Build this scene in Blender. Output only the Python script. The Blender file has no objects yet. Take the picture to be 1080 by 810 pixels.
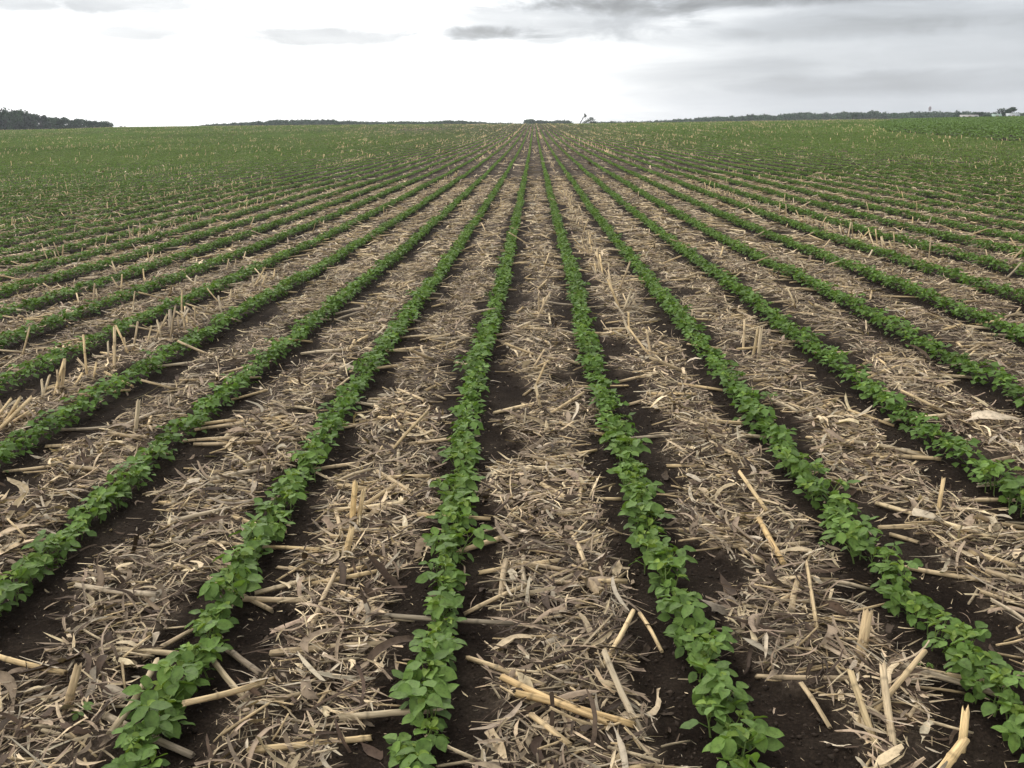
import bpy, math
import numpy as np
from mathutils import Matrix, Vector

rng = np.random.default_rng(7)
scene = bpy.context.scene
COL = scene.collection
PI = math.pi

# ------------------------------------------------------------------ helpers
def smooth(a, b, x):
    t = np.clip((x - a) / (b - a), 0, 1)
    return t * t * (3 - 2 * t)

def _hash(i, j, s):
    h = np.sin(i * 127.1 + j * 311.7 + s * 74.7) * 43758.5453
    return h - np.floor(h)

def noise(x, y, s=0):
    x = np.asarray(x, float); y = np.asarray(y, float)
    i = np.floor(x); j = np.floor(y); fx = x - i; fy = y - j
    fx = fx * fx * (3 - 2 * fx); fy = fy * fy * (3 - 2 * fy)
    a = _hash(i, j, s); b = _hash(i + 1, j, s); c = _hash(i, j + 1, s); d = _hash(i + 1, j + 1, s)
    return (a * (1 - fx) + b * fx) * (1 - fy) + (c * (1 - fx) + d * fx) * fy      # 0..1

def mesh(name, V, quads=None, tris=None, mat=None, tint=None, litter=None, sm=False):
    V = np.asarray(V, np.float32)
    loops = []; tot = []
    if quads is not None and len(quads):
        q = np.asarray(quads, np.int32); loops.append(q.ravel()); tot.append(np.full(len(q), 4, np.int32))
    if tris is not None and len(tris):
        t = np.asarray(tris, np.int32); loops.append(t.ravel()); tot.append(np.full(len(t), 3, np.int32))
    loops = np.concatenate(loops); tot = np.concatenate(tot)
    start = np.concatenate([[0], np.cumsum(tot)[:-1]]).astype(np.int32)
    me = bpy.data.meshes.new(name)
    me.vertices.add(len(V)); me.vertices.foreach_set('co', V.ravel())
    me.loops.add(len(loops)); me.loops.foreach_set('vertex_index', loops)
    me.polygons.add(len(tot)); me.polygons.foreach_set('loop_start', start)
    me.polygons.foreach_set('loop_total', tot)
    if sm: me.polygons.foreach_set('use_smooth', np.ones(len(tot), bool))
    if tint is not None:
        a = me.attributes.new('tint', 'FLOAT_COLOR', 'POINT')
        c = np.ones((len(V), 4), np.float32); c[:, :3] = tint; a.data.foreach_set('color', c.ravel())
    if litter is not None:
        a = me.attributes.new('litter', 'FLOAT', 'POINT'); a.data.foreach_set('value', np.asarray(litter, np.float32))
    me.update(calc_edges=True)
    if mat: me.materials.append(mat)
    return me

def link(name, data, parent=None, loc=(0, 0, 0)):
    o = bpy.data.objects.new(name, data); COL.objects.link(o)
    if parent: o.parent = parent
    o.location = loc
    return o

def tag(o, label=None, cat=None, group=None, kind=None):
    for k, v in (('label', label), ('category', cat), ('group', group), ('kind', kind)):
        if v: o[k] = v
    return o

class Geo:
    """collects vertices, quads, triangles and tints of one mesh"""
    def __init__(s): s.V = []; s.Q = []; s.T = []; s.C = []; s.n = 0
    def add(s, V, Q=None, T=None, C=(1, 1, 1)):
        V = np.asarray(V, float).reshape(-1, 3)
        if Q is not None and len(Q): s.Q.append(np.asarray(Q, np.int64).reshape(-1, 4) + s.n)
        if T is not None and len(T): s.T.append(np.asarray(T, np.int64).reshape(-1, 3) + s.n)
        s.V.append(V); c = np.empty((len(V), 3)); c[:] = C; s.C.append(c); s.n += len(V)
    def arrays(s):
        return (np.concatenate(s.V), np.concatenate(s.Q) if s.Q else np.zeros((0, 4), np.int64),
                np.concatenate(s.T) if s.T else np.zeros((0, 3), np.int64), np.concatenate(s.C))
    def mesh(s, name, mat, sm=False):
        V, Q, T, C = s.arrays(); return mesh(name, V, Q, T, mat, C, sm=sm)

def rotmats(yaw, pitch, roll):
    cy, sy = np.cos(yaw), np.sin(yaw); cp, sp = np.cos(pitch), np.sin(pitch); cr, sr = np.cos(roll), np.sin(roll)
    z = np.zeros_like(cy); o = np.ones_like(cy)
    Rz = np.stack([np.stack([cy, -sy, z], -1), np.stack([sy, cy, z], -1), np.stack([z, z, o], -1)], -2)
    Ry = np.stack([np.stack([cp, z, -sp], -1), np.stack([z, o, z], -1), np.stack([sp, z, cp], -1)], -2)  # +pitch lifts +x
    Rx = np.stack([np.stack([o, z, z], -1), np.stack([z, cr, -sr], -1), np.stack([z, sr, cr], -1)], -2)
    return Rz @ Ry @ Rx

def tile(protos, which, R, pos, scale, col):
    """copy prototype arrays (V,Q,T,C) to many places inside one mesh"""
    Vs, Qs, Ts, Cs = [], [], [], []; n = 0
    for k, (V, Q, T, C) in enumerate(protos):
        m = np.where(which == k)[0]
        if not len(m): continue
        W = np.einsum('nij,vj->nvi', R[m], V) * scale[m, None, None] + pos[m, None, :]
        off = n + np.arange(len(m)) * len(V)
        if len(Q): Qs.append((Q[None] + off[:, None, None]).reshape(-1, 4))
        if len(T): Ts.append((T[None] + off[:, None, None]).reshape(-1, 3))
        Vs.append(W.reshape(-1, 3)); Cs.append((C[None] * col[m, None, :]).reshape(-1, 3)); n += len(m) * len(V)
    return (np.concatenate(Vs), np.concatenate(Qs) if Qs else np.zeros((0, 4), np.int64),
            np.concatenate(Ts) if Ts else np.zeros((0, 3), np.int64), np.concatenate(Cs))

def merge(parts):
    V, Q, T, C = [], [], [], []; n = 0
    for v, q, t, c in parts:
        V.append(v); Q.append(q + n); T.append(t + n); C.append(c); n += len(v)
    return np.concatenate(V), np.concatenate(Q), np.concatenate(T), np.concatenate(C)

# ------------------------------------------------------------------ camera
EYE = 1.569
right = Vector((0.999718, 0.022874, -0.0064)).normalized()
up = Vector((2.3e-05, 0.268484, 0.963284)).normalized()
fwd = Vector((-0.023752, 0.963013, -0.268408)).normalized()
cam = bpy.data.cameras.new('camera'); co = bpy.data.objects.new('camera', cam); COL.objects.link(co)
Mx = Matrix((right, up, -fwd)).transposed().to_4x4(); Mx.translation = (0, 0, EYE)
co.matrix_world = Mx
cam.sensor_width = 36; cam.lens = 36 * 980 / 1080; cam.clip_end = 9000; cam.clip_start = .05
scene.camera = co
def view(x, y, z):
    p = np.stack([np.asarray(x, float), np.asarray(y, float), np.asarray(z, float) - EYE], -1)
    d = p @ np.array(fwd)
    return p @ np.array(right) / d, p @ np.array(up) / d, d
def inframe(x, y, z, m=0.0):
    u, v, d = view(x, y, z); return (np.abs(u) < .551 + m) & (np.abs(v) < .413 + m) & (d > 0)

# ------------------------------------------------------------------ terrain
KY = np.array([-50, 0, 2, 3, 5, 8, 13, 20, 35, 60.])
KZ = np.array([0, 0, 0, 0, -.0117, -.0389, -.1374, -.1989, -.2411, -.2272])
_gy = np.linspace(-50, 60, 2201); _gz = np.interp(_gy, KY, KZ)
_gz = np.convolve(np.pad(_gz, 30, 'edge'), np.hanning(63)[1:-1] / np.hanning(63)[1:-1].sum(), 'valid')
CA = np.array([(-.51149, -.00166), (-.46421, -.00118), (-.41465, .0002), (-.34554, .00062), (-.25458, .00095), (-.15961, .00128),
      (-.02287, .00088), (.05558, .00085), (.13303, .00128), (.22711, .00202), (.31681, .00271), (.35119, .0028), (.40098, .0036), (.46406, .0041)])
CREST = 350.
def H0(X, Y):
    X = np.asarray(X, float); Y = np.asarray(Y, float)
    zn = np.interp(Y, _gy, _gz) + .0185 * 45 * np.tanh(X / 45)
    r = np.hypot(X, Y); a = np.arctan2(X, np.maximum(Y, .01))
    zc = np.interp(a, CA[:, 0], CA[:, 1]) * CREST + EYE
    w = smooth(55, CREST, r)
    z = zn * (1 - w) + zc * w
    return z - np.clip((r - CREST) / 400, 0, 1) ** 1.5 * 9

S = .762; X0 = -.3145
EI = np.array([.0083, -.0088, -.0136, .0011, .0193, .0168, -.0058, -.0184, -.0038, -.0036, -.001, .0044, .0051])
def wig(Y):
    return np.interp(Y, [1, 2, 2.6, 3.1, 4, 5, 6, 8, 10, 16, 30], [.075, .05, .03, 0, -.02, -.035, -.045, -.03, -.01, -.02, 0])
def rowx(i, Y):
    i = np.asarray(i); e = np.where(np.abs(i) <= 6, EI[np.clip(i + 6, 0, 12)], .02 * (_hash(i, 0, 5) - .5))
    return X0 + S * i + e + wig(Y) + .03 * (noise(np.asarray(Y) * .55, i * 7.3, 3) - .5)

def strip(X, Y):
    g = (X - X0 - wig(Y)) / S
    k = np.floor(g).astype(int)
    xa = rowx(k, Y); xb = rowx(k + 1, Y)
    return k, (X - xa), (xb - X)           # strip index, distance to the row on its left and right

def litter(X, Y):
    """how thickly residue covers the ground (0..1)"""
    k, da, db = strip(X, Y)
    n1 = noise(Y * 2.3 + k * 17, k * 3.1, 11); n2 = noise(Y * 2.1 + k * 9, k * 5.7, 12)
    m1 = noise(X * 9, Y * 9, 13); m2 = noise(X * 20, Y * 20, 14)
    ea = .095 + .24 * n1 ** 1.4 + .08 * (m1 - .5) + .05 * (m2 - .5)
    eb = .055 + .21 * n2 ** 1.4 + .08 * (m1 - .5) + .05 * (m2 - .5)
    ea = ea * np.where((k == 0) & (Y < 4.2), .55, 1.0)        # the middle strip lies close to its left row here
    d = smooth(0, .05, da - ea) * smooth(0, .05, db - eb)
    patch = smooth(.13, .36, noise(X * 2.2 + 3.7, Y * 1.6 + 1.9, 19) * .6 + noise(X * 6, Y * 5, 16) * .4)
    return d * patch

def micro(X, Y):
    r = np.hypot(X, Y); k = 1 - smooth(18, 45, r)
    m = .020 * (noise(X * 5, Y * 5, 21) - .5) + .012 * (noise(X * 14, Y * 14, 22) - .5) + .007 * (noise(X * 37, Y * 37, 23) - .5) \
        + .004 * (noise(X * 80, Y * 80, 24) - .5) * (1 - smooth(5, 10, r))
    return m * k + .012 * litter(X, Y) * k
def H(X, Y): return H0(X, Y) + micro(X, Y)

HB = np.array([(31.6, 62.8), (34.5, 79.1), (39.3, 107.0), (52, 150), (75, 210), (150, 380)])   # edge of the neighbouring crop
def hillside(X, Y):
    xe = np.interp(Y, HB[:, 1], HB[:, 0]); xe = np.where(Y < 62.8, 31.6 + (62.8 - Y) * .3, xe)
    return X > xe + 1.2 * (noise(Y * .15, 0, 40) - .5)

# ------------------------------------------------------------------ materials
def newmat(name):
    m = bpy.data.materials.new(name); m.use_nodes = True
    nt = m.node_tree; nt.nodes.clear()
    out = nt.nodes.new('ShaderNodeOutputMaterial'); b = nt.nodes.new('ShaderNodeBsdfPrincipled')
    nt.links.new(b.outputs[0], out.inputs[0])
    return m, nt, b, out
def N(nt, t, **kw):
    n = nt.nodes.new(t)
    for k, v in kw.items():
        if k.startswith('i_'): n.inputs[k[2:].replace('_', ' ')].default_value = v
        else: setattr(n, k, v)
    return n
def mixrgb(nt, a, b, f, mode='MIX'):
    n = nt.nodes.new('ShaderNodeMix'); n.data_type = 'RGBA'; n.blend_type = mode
    for s, v in ((6, a), (7, b), (0, f)):
        if isinstance(v, (tuple, float, int)): n.inputs[s].default_value = (*v, 1) if isinstance(v, tuple) and len(v) == 3 else v
        else: nt.links.new(v, n.inputs[s])
    return n.outputs[2]
def ramp(nt, src, stops):
    r = nt.nodes.new('ShaderNodeValToRGB'); e = r.color_ramp.elements
    while len(e) < len(stops): e.new(.5)
    for el, (p, c) in zip(e, stops): el.position = p; el.color = (*c, 1)
    nt.links.new(src, r.inputs[0]); return r.outputs[0]
def attr(nt, name):
    a = nt.nodes.new('ShaderNodeAttribute'); a.attribute_name = name; return a
def objco(nt): return nt.nodes.new('ShaderNodeTexCoord').outputs['Object']
def tex(nt, vec, scale, detail=4, rough=.6, typ='noise'):
    n = nt.nodes.new('ShaderNodeTexNoise'); n.inputs['Scale'].default_value = scale
    n.inputs['Detail'].default_value = detail; n.inputs['Roughness'].default_value = rough
    nt.links.new(vec, n.inputs['Vector']); return n.outputs['Fac']

def soil_material():
    m, nt, b, out = newmat('soil')
    vec = objco(nt)
    base = ramp(nt, tex(nt, vec, 3.0, 6), [(.3, (.015, .0105, .0078)), (.5, (.025, .0182, .0135)), (.72, (.046, .035, .026))])
    crumbs = ramp(nt, tex(nt, vec, 95, 3), [(.45, (.75, .75, .75)), (.66, (1.25, 1.22, 1.2)), (.75, (2.0, 1.9, 1.8))])
    soil = mixrgb(nt, base, crumbs, 1.0, 'MULTIPLY')
    chaffc = ramp(nt, tex(nt, vec, 60, 5, .75), [(.3, (.05, .038, .028)), (.5, (.13, .098, .072)), (.7, (.28, .22, .165))])
    la = attr(nt, 'litter')
    f = nt.nodes.new('ShaderNodeMath'); f.operation = 'MULTIPLY'; nt.links.new(la.outputs['Fac'], f.inputs[0]); f.inputs[1].default_value = .5
    col = mixrgb(nt, soil, chaffc, f.outputs[0])
    nt.links.new(col, b.inputs['Base Color']); b.inputs['Roughness'].default_value = .95
    b.inputs['Specular IOR Level'].default_value = .04
    bp = nt.nodes.new('ShaderNodeBump'); bp.inputs['Strength'].default_value = .9; bp.inputs['Distance'].default_value = .02
    nt.links.new(tex(nt, vec, 45, 6, .7), bp.inputs['Height']); nt.links.new(bp.outputs[0], b.inputs['Normal'])
    return m

def tint_material(name, rough, spec=.3, transl=0., streak=None, jitter=.0, fibre=False, bump=0.):
    m, nt, b, out = newmat(name)
    c = attr(nt, 'tint').outputs['Color']
    vec = objco(nt)
    if fibre:
        mp = nt.nodes.new('ShaderNodeMapping'); mp.inputs['Scale'].default_value = (.07, 1, 1); nt.links.new(vec, mp.inputs['Vector']); vec = mp.outputs[0]
    if streak:
        k = ramp(nt, tex(nt, vec, streak, 4, .7), [(.3, (.55, .52, .5)), (.5, (1, 1, 1)), (.72, (1.25, 1.22, 1.18))])
        c = mixrgb(nt, c, k, 1.0, 'MULTIPLY')
    if jitter:
        oi = nt.nodes.new('ShaderNodeObjectInfo')
        k = ramp(nt, oi.outputs['Random'], [(0, (1 - jitter, 1 - jitter, 1 - jitter * .8)), (.5, (1, 1, 1)), (1, (1 + jitter * 1.2, 1 + jitter, 1 + jitter * .4))])
        c = mixrgb(nt, c, k, 1.0, 'MULTIPLY')
    nt.links.new(c, b.inputs['Base Color']); b.inputs['Roughness'].default_value = rough
    b.inputs['Specular IOR Level'].default_value = spec
    if bump:
        bp = nt.nodes.new('ShaderNodeBump'); bp.inputs['Strength'].default_value = bump; bp.inputs['Distance'].default_value = .003
        nt.links.new(tex(nt, vec, 160, 3, .6), bp.inputs['Height']); nt.links.new(bp.outputs[0], b.inputs['Normal'])
    if transl:
        t = nt.nodes.new('ShaderNodeBsdfTranslucent')
        tc = mixrgb(nt, c, (1.15, 1.2, .55), 1.0, 'MULTIPLY'); nt.links.new(tc, t.inputs['Color'])
        mx = nt.nodes.new('ShaderNodeMixShader'); mx.inputs[0].default_value = transl
        nt.links.new(b.outputs[0], mx.inputs[1]); nt.links.new(t.outputs[0], mx.inputs[2]); nt.links.new(mx.outputs[0], out.inputs[0])
    return m

M_SOIL = soil_material()
M_LEAF = tint_material('soybean_leaf', .62, .22, .25, streak=55, jitter=.16, bump=.25)
M_CANOPY = tint_material('crop_canopy', .65, .2, .25, streak=4)
M_LITTER = tint_material('dry_residue', .8, .2, .08, streak=38)
M_STALK = tint_material('dry_stalk', .75, .2, 0, streak=190, jitter=.22, bump=.5, fibre=True)
M_STEM = tint_material('green_stem', .6, .3, 0, streak=30)
M_TREE = tint_material('tree_foliage', .7, .2, .12, streak=.4, jitter=.28)
M_BARK = tint_material('bark', .9, .1, 0, streak=3)
M_WALL = tint_material('painted_siding', .6, .3, 0, streak=.5)

# ------------------------------------------------------------------ ground sheet
ys = [-1.4]
while ys[-1] < 3200: ys.append(ys[-1] + max(.011, .0085 * (ys[-1] + 1.2)))
ys = np.array(ys)
us = np.concatenate([-np.geomspace(6, .82, 26), np.linspace(-.8, .8, 300), np.geomspace(.82, 6, 26)])
GX = us[None] * (ys[:, None] + 1.9); GY = np.repeat(ys[:, None], len(us), 1)
sgap = us[None] * 0 + np.gradient(us)[None] * (ys[:, None] + 1.9)
lit = litter(GX, GY)
mean = np.full_like(lit, .5); wmix = smooth(.12, .4, sgap); lit = lit * (1 - wmix) + mean * wmix
lit = np.where(hillside(GX, GY), .0, lit)
V = np.stack([GX, GY, H(GX, GY)], -1).reshape(-1, 3)
nx, ny = len(us), len(ys)
idx = np.arange(nx * ny).reshape(ny, nx)
Q = np.stack([idx[:-1, :-1], idx[:-1, 1:], idx[1:, 1:], idx[1:, :-1]], -1).reshape(-1, 4)
g = link('ground', mesh('ground', V, Q, None, M_SOIL, litter=lit.ravel(), sm=True)); tag(g, kind='structure')

# ------------------------------------------------------------------ soybean plants
GREEN = np.array((.116, .198, .043))
def leaflet(L, W, hi=True, fold=.25, droop=.3, tint=GREEN):
    """a soybean leaflet from the origin along +x"""
    if not hi:
        V = np.array([(0, 0, 0), (.5 * L, -.5 * W, fold * .3 * W), (L, 0, -droop * L * .45), (.5 * L, .5 * W, fold * .3 * W)])
        return V, np.zeros((0, 4), int), np.array([(0, 1, 2), (0, 2, 3)]), np.tile(tint, (4, 1))
    t = np.array([0, .1, .28, .5, .72, .9, 1.0]); w = np.array([.06, .55, .92, 1.0, .78, .36, .03]) * W / 2
    x = t * L; z = -droop * L * t ** 2 * .5
    wave = .06 * W * np.sin(t * 9)
    V = []
    for j in (-1, 0, 1):
        V.append(np.stack([x - abs(j) * .0 * L, j * w, z + abs(j) * fold * w + (abs(j) * wave)], -1))
    V = np.concatenate(V); n = len(t); Q = []
    for j in (0, 1):
        for i in range(n - 1): Q.append((j * n + i, j * n + i + 1, (j + 1) * n + i + 1, (j + 1) * n + i))
    Q = np.array(Q)[:, ::-1]
    C = np.tile(tint, (len(V), 1)).astype(float); C[n:2 * n] *= (1.18, 1.1, 1.15)
    return V, Q, np.zeros((0, 3), int), C

def tube(pts, rad, n=6, cap=True, flat=1.0):
    pts = np.asarray(pts, float); rad = np.broadcast_to(rad, len(pts)); V = []
    d = np.gradient(pts, axis=0); d /= np.linalg.norm(d, axis=1)[:, None] + 1e-9
    ref = np.array((0, 0, 1.)) if abs(d[0, 2]) < .8 else np.array((1., 0, 0))
    for p, t, r in zip(pts, d, rad):
        a = np.cross(ref, t); a /= np.linalg.norm(a); b = np.cross(t, a)
        an = np.arange(n) * 2 * PI / n
        V.append(p + r * (np.cos(an)[:, None] * a + flat * np.sin(an)[:, None] * b))
    V = np.concatenate(V); m = len(pts)
    Q = [(i * n + j, i * n + (j + 1) % n, (i + 1) * n + (j + 1) % n, (i + 1) * n + j) for i in range(m - 1) for j in range(n)]
    T = []
    if cap:
        V = np.vstack([V, pts[0], pts[-1]]); c0, c1 = len(V) - 2, len(V) - 1
        T = [(c0, (j + 1) % n, j) for j in range(n)] + [(c1, (m - 1) * n + j, (m - 1) * n + (j + 1) % n) for j in range(n)]
    return V, np.array(Q), np.array(T).reshape(-1, 3)

def xf(part, R, t):
    V, Q, Tt, C = part; return V @ R.T + t, Q, Tt, C
def rot(yaw, pitch, roll): return rotmats(np.array(yaw), np.array(pitch), np.array(roll))

def soy_plant(r, hi):
    """returns stem arrays and a list of (node position, leaf arrays)"""
    h = r.uniform(.055, .095); lean = r.normal(0, .15, 2)
    stem_pts = np.array([(0, 0, -.02), (0, 0, 0), (lean[0] * h * .4, lean[1] * h * .4, h * .5), (lean[0] * h, lean[1] * h, h)])
    at = lambda t: np.array([np.interp(t * h, stem_pts[1:, 2], stem_pts[1:, k]) for k in range(3)])
    leaves = []
    ya = r.uniform(0, 2 * PI)
    shade = r.uniform(.88, 1.12)
    for k in range(2):                                      # the pair of simple first leaves
        y = ya + PI * k + r.normal(0, .2); g = Geo(); L = r.uniform(.03, .042)
        tint = GREEN * shade * r.uniform(.7, .95)
        e = np.array((np.cos(y) * .022, np.sin(y) * .022, .012))
        if hi:
            V, Q, T = tube([(0, 0, 0), e], .0012, 4, False); g.add(V, Q, T, GREEN * 1.2)
        g.add(*xf(leaflet(L, L * .82, hi, r.uniform(.05, .2), r.uniform(.3, .9), tint), rot(y, r.normal(-.1, .2), r.normal(0, .25)), e)[:3], tint)
        leaves.append((at(.35), g.arrays()))
    n = r.integers(3, 6)
    for k in range(n):                                      # alternate three-leaflet leaves
        t = .5 + .5 * k / (n - 1); y = ya + PI / 2 + PI * k + r.normal(0, .5)
        young = k == n - 1
        pl = r.uniform(.030, .052) * (.35 if young else 1) * (1.1 - .25 * t); pe = r.uniform(.7, 1.2)
        e = np.array((np.cos(y) * np.cos(pe), np.sin(y) * np.cos(pe), np.sin(pe))) * pl
        g = Geo()
        L = r.uniform(.035, .047) * (.62 if young else 1)
        tint = GREEN * shade * r.uniform(.82, 1.12)
        if young: tint = tint * (1.35, 1.2, 1.0)
        if hi:
            mid = e * .5 + np.array((0, 0, -.003)); V, Q, T = tube([(0, 0, 0), mid, e], .0012, 4, False); g.add(V, Q, T, GREEN * (1.5, 1.2, 1.2))
        tip = r.normal(.0, .28)
        for dy, pp in ((0, .012), (1.25, 0), (-1.25, 0)):
            yy = y + dy + r.normal(0, .15)
            st = e + np.array((np.cos(y), np.sin(y), -.1)) * pp
            tt = tint * r.uniform(.9, 1.1)
            lf = leaflet(L * r.uniform(.9, 1.08), L * r.uniform(.66, .80), hi, r.uniform(.05, .45) if not young else .8, r.uniform(.1, .8), tt)
            V, Q, T, C = xf(lf, rot(yy, tip + r.normal(.0, .3), r.normal(0, .35)), st)
            g.add(V, Q, T, C)
        leaves.append((at(t), g.arrays()))
    V, Q, T = tube(stem_pts, [.0028, .0026, .0022, .0014], 5)
    return (V, Q, T, np.tile(GREEN * (1.1, .95, 1.1), (len(V), 1))), leaves

# every plant stand along every row
pi_, pY = [], []
for i in range(-46, 47):
    y = 1.3
    ym = 34
    arr = np.cumsum(rng.uniform(.024, .054, 1000)) + y + rng.uniform(0, .06)
    arr = arr[arr < ym]
    keep = noise(arr * 1.7, np.full(len(arr), i * 3.3), 31) > .035
    arr = arr[keep]; pi_.append(np.full(len(arr), i)); pY.append(arr)
pi_ = np.concatenate(pi_); pY = np.concatenate(pY)
if True:   # the gap in the row right of the middle
    pm = ~((pi_ == 1) & (pY > 2.62) & (pY < 2.67)); pi_, pY = pi_[pm], pY[pm]
pX = rowx(pi_, pY) + rng.normal(0, .018, len(pY)) + np.where((pi_ == 1) & (pY < 2.62), .02, 0)
ok = np.abs(pX) < np.interp(pY, [5, 9], [1.02, .78]) * (pY + 1.2); pi_, pX, pY = pi_[ok], pX[ok], pY[ok]
pZ = H(pX, pY)
vis = inframe(pX, pY, pZ + .08, .02)
order = np.argsort(np.where(vis, np.hypot(pX, pY), 1e6))
NEAR = order[:300]; REST = order[300:]

ROWNAME = {0: 'the crop row that meets the bottom edge just left of the middle',
           1: 'the crop row that meets the bottom edge right of the middle',
           -1: 'the crop row that meets the bottom edge near its left corner',
           2: 'the crop row that leaves by the right edge near the bottom corner',
           -2: 'the crop row that leaves by the left edge low down',
           3: 'the crop row that leaves by the right edge at mid height',
           -3: 'the crop row that leaves by the left edge at mid height'}
PR = [soy_plant(np.random.default_rng(100 + k), True) for k in range(14)]
PRL = []
for k in range(14):
    st, lv = soy_plant(np.random.default_rng(100 + k), False)
    PRL.append(merge([(V + p, Q, T, C) for p, (V, Q, T, C) in lv]))
proto_mesh = []
for k, (st, lv) in enumerate(PR):
    sm_ = mesh('soybean_stem', st[0], st[1], st[2], M_STEM, st[3], sm=True)
    lm = [(p, mesh('soybean_leaf', V, Q, T, M_LEAF, C, sm=True)) for p, (V, Q, T, C) in lv]
    proto_mesh.append((sm_, lm))
def first_plant(k):
    root = link('soybean_plant', None)
    link('stem', proto_mesh[k][0], root)
    for p, me in proto_mesh[k][1]: link('leaf', me, root, p)
    return root
first = {}
def copy_thing(o):
    c = o.copy(); COL.objects.link(c)
    for ch in o.children:
        d = ch.copy(); COL.objects.link(d); d.parent = c
        for gch in ch.children:
            e = gch.copy(); COL.objects.link(e); e.parent = d
    return c
seen_row = set()
def size_word(s): return 'full leafy' if s > 1.12 else ('small' if s < .88 else 'young')
for n_, j in enumerate(NEAR):
    k = int(rng.integers(0, 14))
    if k in first: o = copy_thing(first[k])
    else: o = first[k] = first_plant(k)
    s = float(np.clip(rng.normal(1.06, .13), .75, 1.35))
    o.location = (pX[j], pY[j], pZ[j]); o.rotation_euler = (0, 0, rng.uniform(0, 2 * PI)); o.scale = (s,) * 3
    i = int(pi_[j]); rn = ROWNAME.get(i, 'a crop row crossing the right half' if i > 0 else 'a crop row crossing the left half')
    lab = f'green soybean plant nearest the viewer in {rn}' if i in ROWNAME and i not in seen_row else f'{size_word(s)} green soybean plant in {rn}'
    lab = ' '.join(lab.split()[:16])
    seen_row.add(i)
    tag(o, lab, 'soybean plant', 'soybean plants in the nearest stretch of the crop rows')

m = REST
parts = [tile(PRL, rng.integers(0, 14, len(m)), rotmats(rng.uniform(0, 2 * PI, len(m)), np.zeros(len(m)), np.zeros(len(m))),
              np.stack([pX[m], pY[m], pZ[m]], -1), np.clip(rng.normal(1.05, .11, len(m)), .75, 1.35) * np.interp(pY[m], [6, 14, 34], [1.05, .98, .98]), rng.uniform(.85, 1.15, (len(m), 1)) * np.ones(3))]

def leafquads(X, Y, Z, size, col, flatness=.5, r=rng):
    """one leaf-shaped face pair per point, turned at random"""
    n = len(X); base = np.array([(-.5, 0, 0), (0, -.38, .12), (.5, 0, -.06), (0, .38, .12)])
    R = rotmats(r.uniform(0, 2 * PI, n), r.normal(0, flatness, n), r.normal(0, flatness, n))
    W = np.einsum('nij,vj->nvi', R, base) * size[:, None, None] + np.stack([X, Y, Z], -1)[:, None]
    T = (np.array([(0, 1, 2), (0, 2, 3)])[None] + 4 * np.arange(n)[:, None, None]).reshape(-1, 3)
    return W.reshape(-1, 3), np.zeros((0, 4), int), T, np.repeat(col, 4, 0)

def canopy(y0, y1, perm, size, width, hh, umax=.74):
    """leaves of the crop rows between two distances"""
    out = []
    imax = int(umax * (y1 + 2) / S) + 2
    for i in range(-imax, imax + 1):
        ystart = max(y0, abs(S * i) / umax - 2)
        if ystart >= y1: continue
        n = int((y1 - ystart) * perm)
        if n <= 0: continue
        y = rng.uniform(ystart, y1, n); out.append(np.stack([np.full(n, i), y], -1))
    A = np.concatenate(out); i = A[:, 0].astype(int); y = A[:, 1]
    vig = .75 + .5 * noise(y * .9, i * 5.1, 33) ; q = rng.uniform(0, 1, len(y))
    x = rowx(i, y) + rng.normal(0, width, len(y)) * (1 - .35 * q)
    thin = .72 * smooth(90, 220, y) * np.exp(-((x + 12) / 42) ** 2) * (.6 + .8 * noise(x * .08, y * .02, 35))    # a stretch of poor stand along the crest
    ok = ~hillside(x, y) & (rng.uniform(0, 1, len(y)) > thin); i, x, y, q, vig = i[ok], x[ok], y[ok], q[ok], vig[ok]
    z = H(x, y) + (.025 + hh * q ** .8) * vig
    far = .95 + .35 * noise(x * .05, y * .03, 34)
    yel = noise(x * .09 + 5, y * .06, 36)[:, None] * np.array((.34, .14, .45)) + 1     # paler, yellower stretches of the stand
    col = GREEN * (rng.uniform(.75, 1.2, len(y)) * far)[:, None] * (1 + .12 * rng.normal(0, 1, (len(y), 1)) * np.array((1, .3, .5))) * yel
    return leafquads(x, y, z, size * rng.uniform(.8, 1.25, len(y)), col)
parts.append(canopy(33.8, 95, 110, .048, .034, .078))
parts.append(canopy(95, 200, 25, .10, .036, .07))
parts.append(canopy(200, 372, 7, .15, .04, .07))
V, Q, T, C = merge(parts)
o = link('soybean_crop', mesh('soybean_crop', V, Q, T, M_CANOPY, C)); tag(o, 'green soybean rows running on to the horizon', None, None, 'stuff')

# neighbouring crop on the rise at the right
n = 420000
y = 40 + 340 * rng.uniform(0, 1, n) ** .62; x = rng.uniform(.15, 1.0, n) * (y + 5)
ok = hillside(x, y); x, y = x[ok], y[ok]
keep = rng.uniform(0, 1, len(x)) < 1.0
dist = np.hypot(x, y)
col = np.array((.120, .200, .046)) * (.85 + .3 * noise(x * .06, y * .06, 41))[:, None] * rng.uniform(.8, 1.2, (len(x), 1))
A = leafquads(x, y, H0(x, y) + rng.uniform(.02, .22, len(x)), np.interp(dist, [60, 350], [.18, .42]) * rng.uniform(.8, 1.2, len(x)), col, .22)
o = link('hillside_crop', mesh('hillside_crop', *A[:3], M_CANOPY, A[3])); tag(o, 'even green crop covering the rise at the right', None, None, 'stuff')

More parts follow.
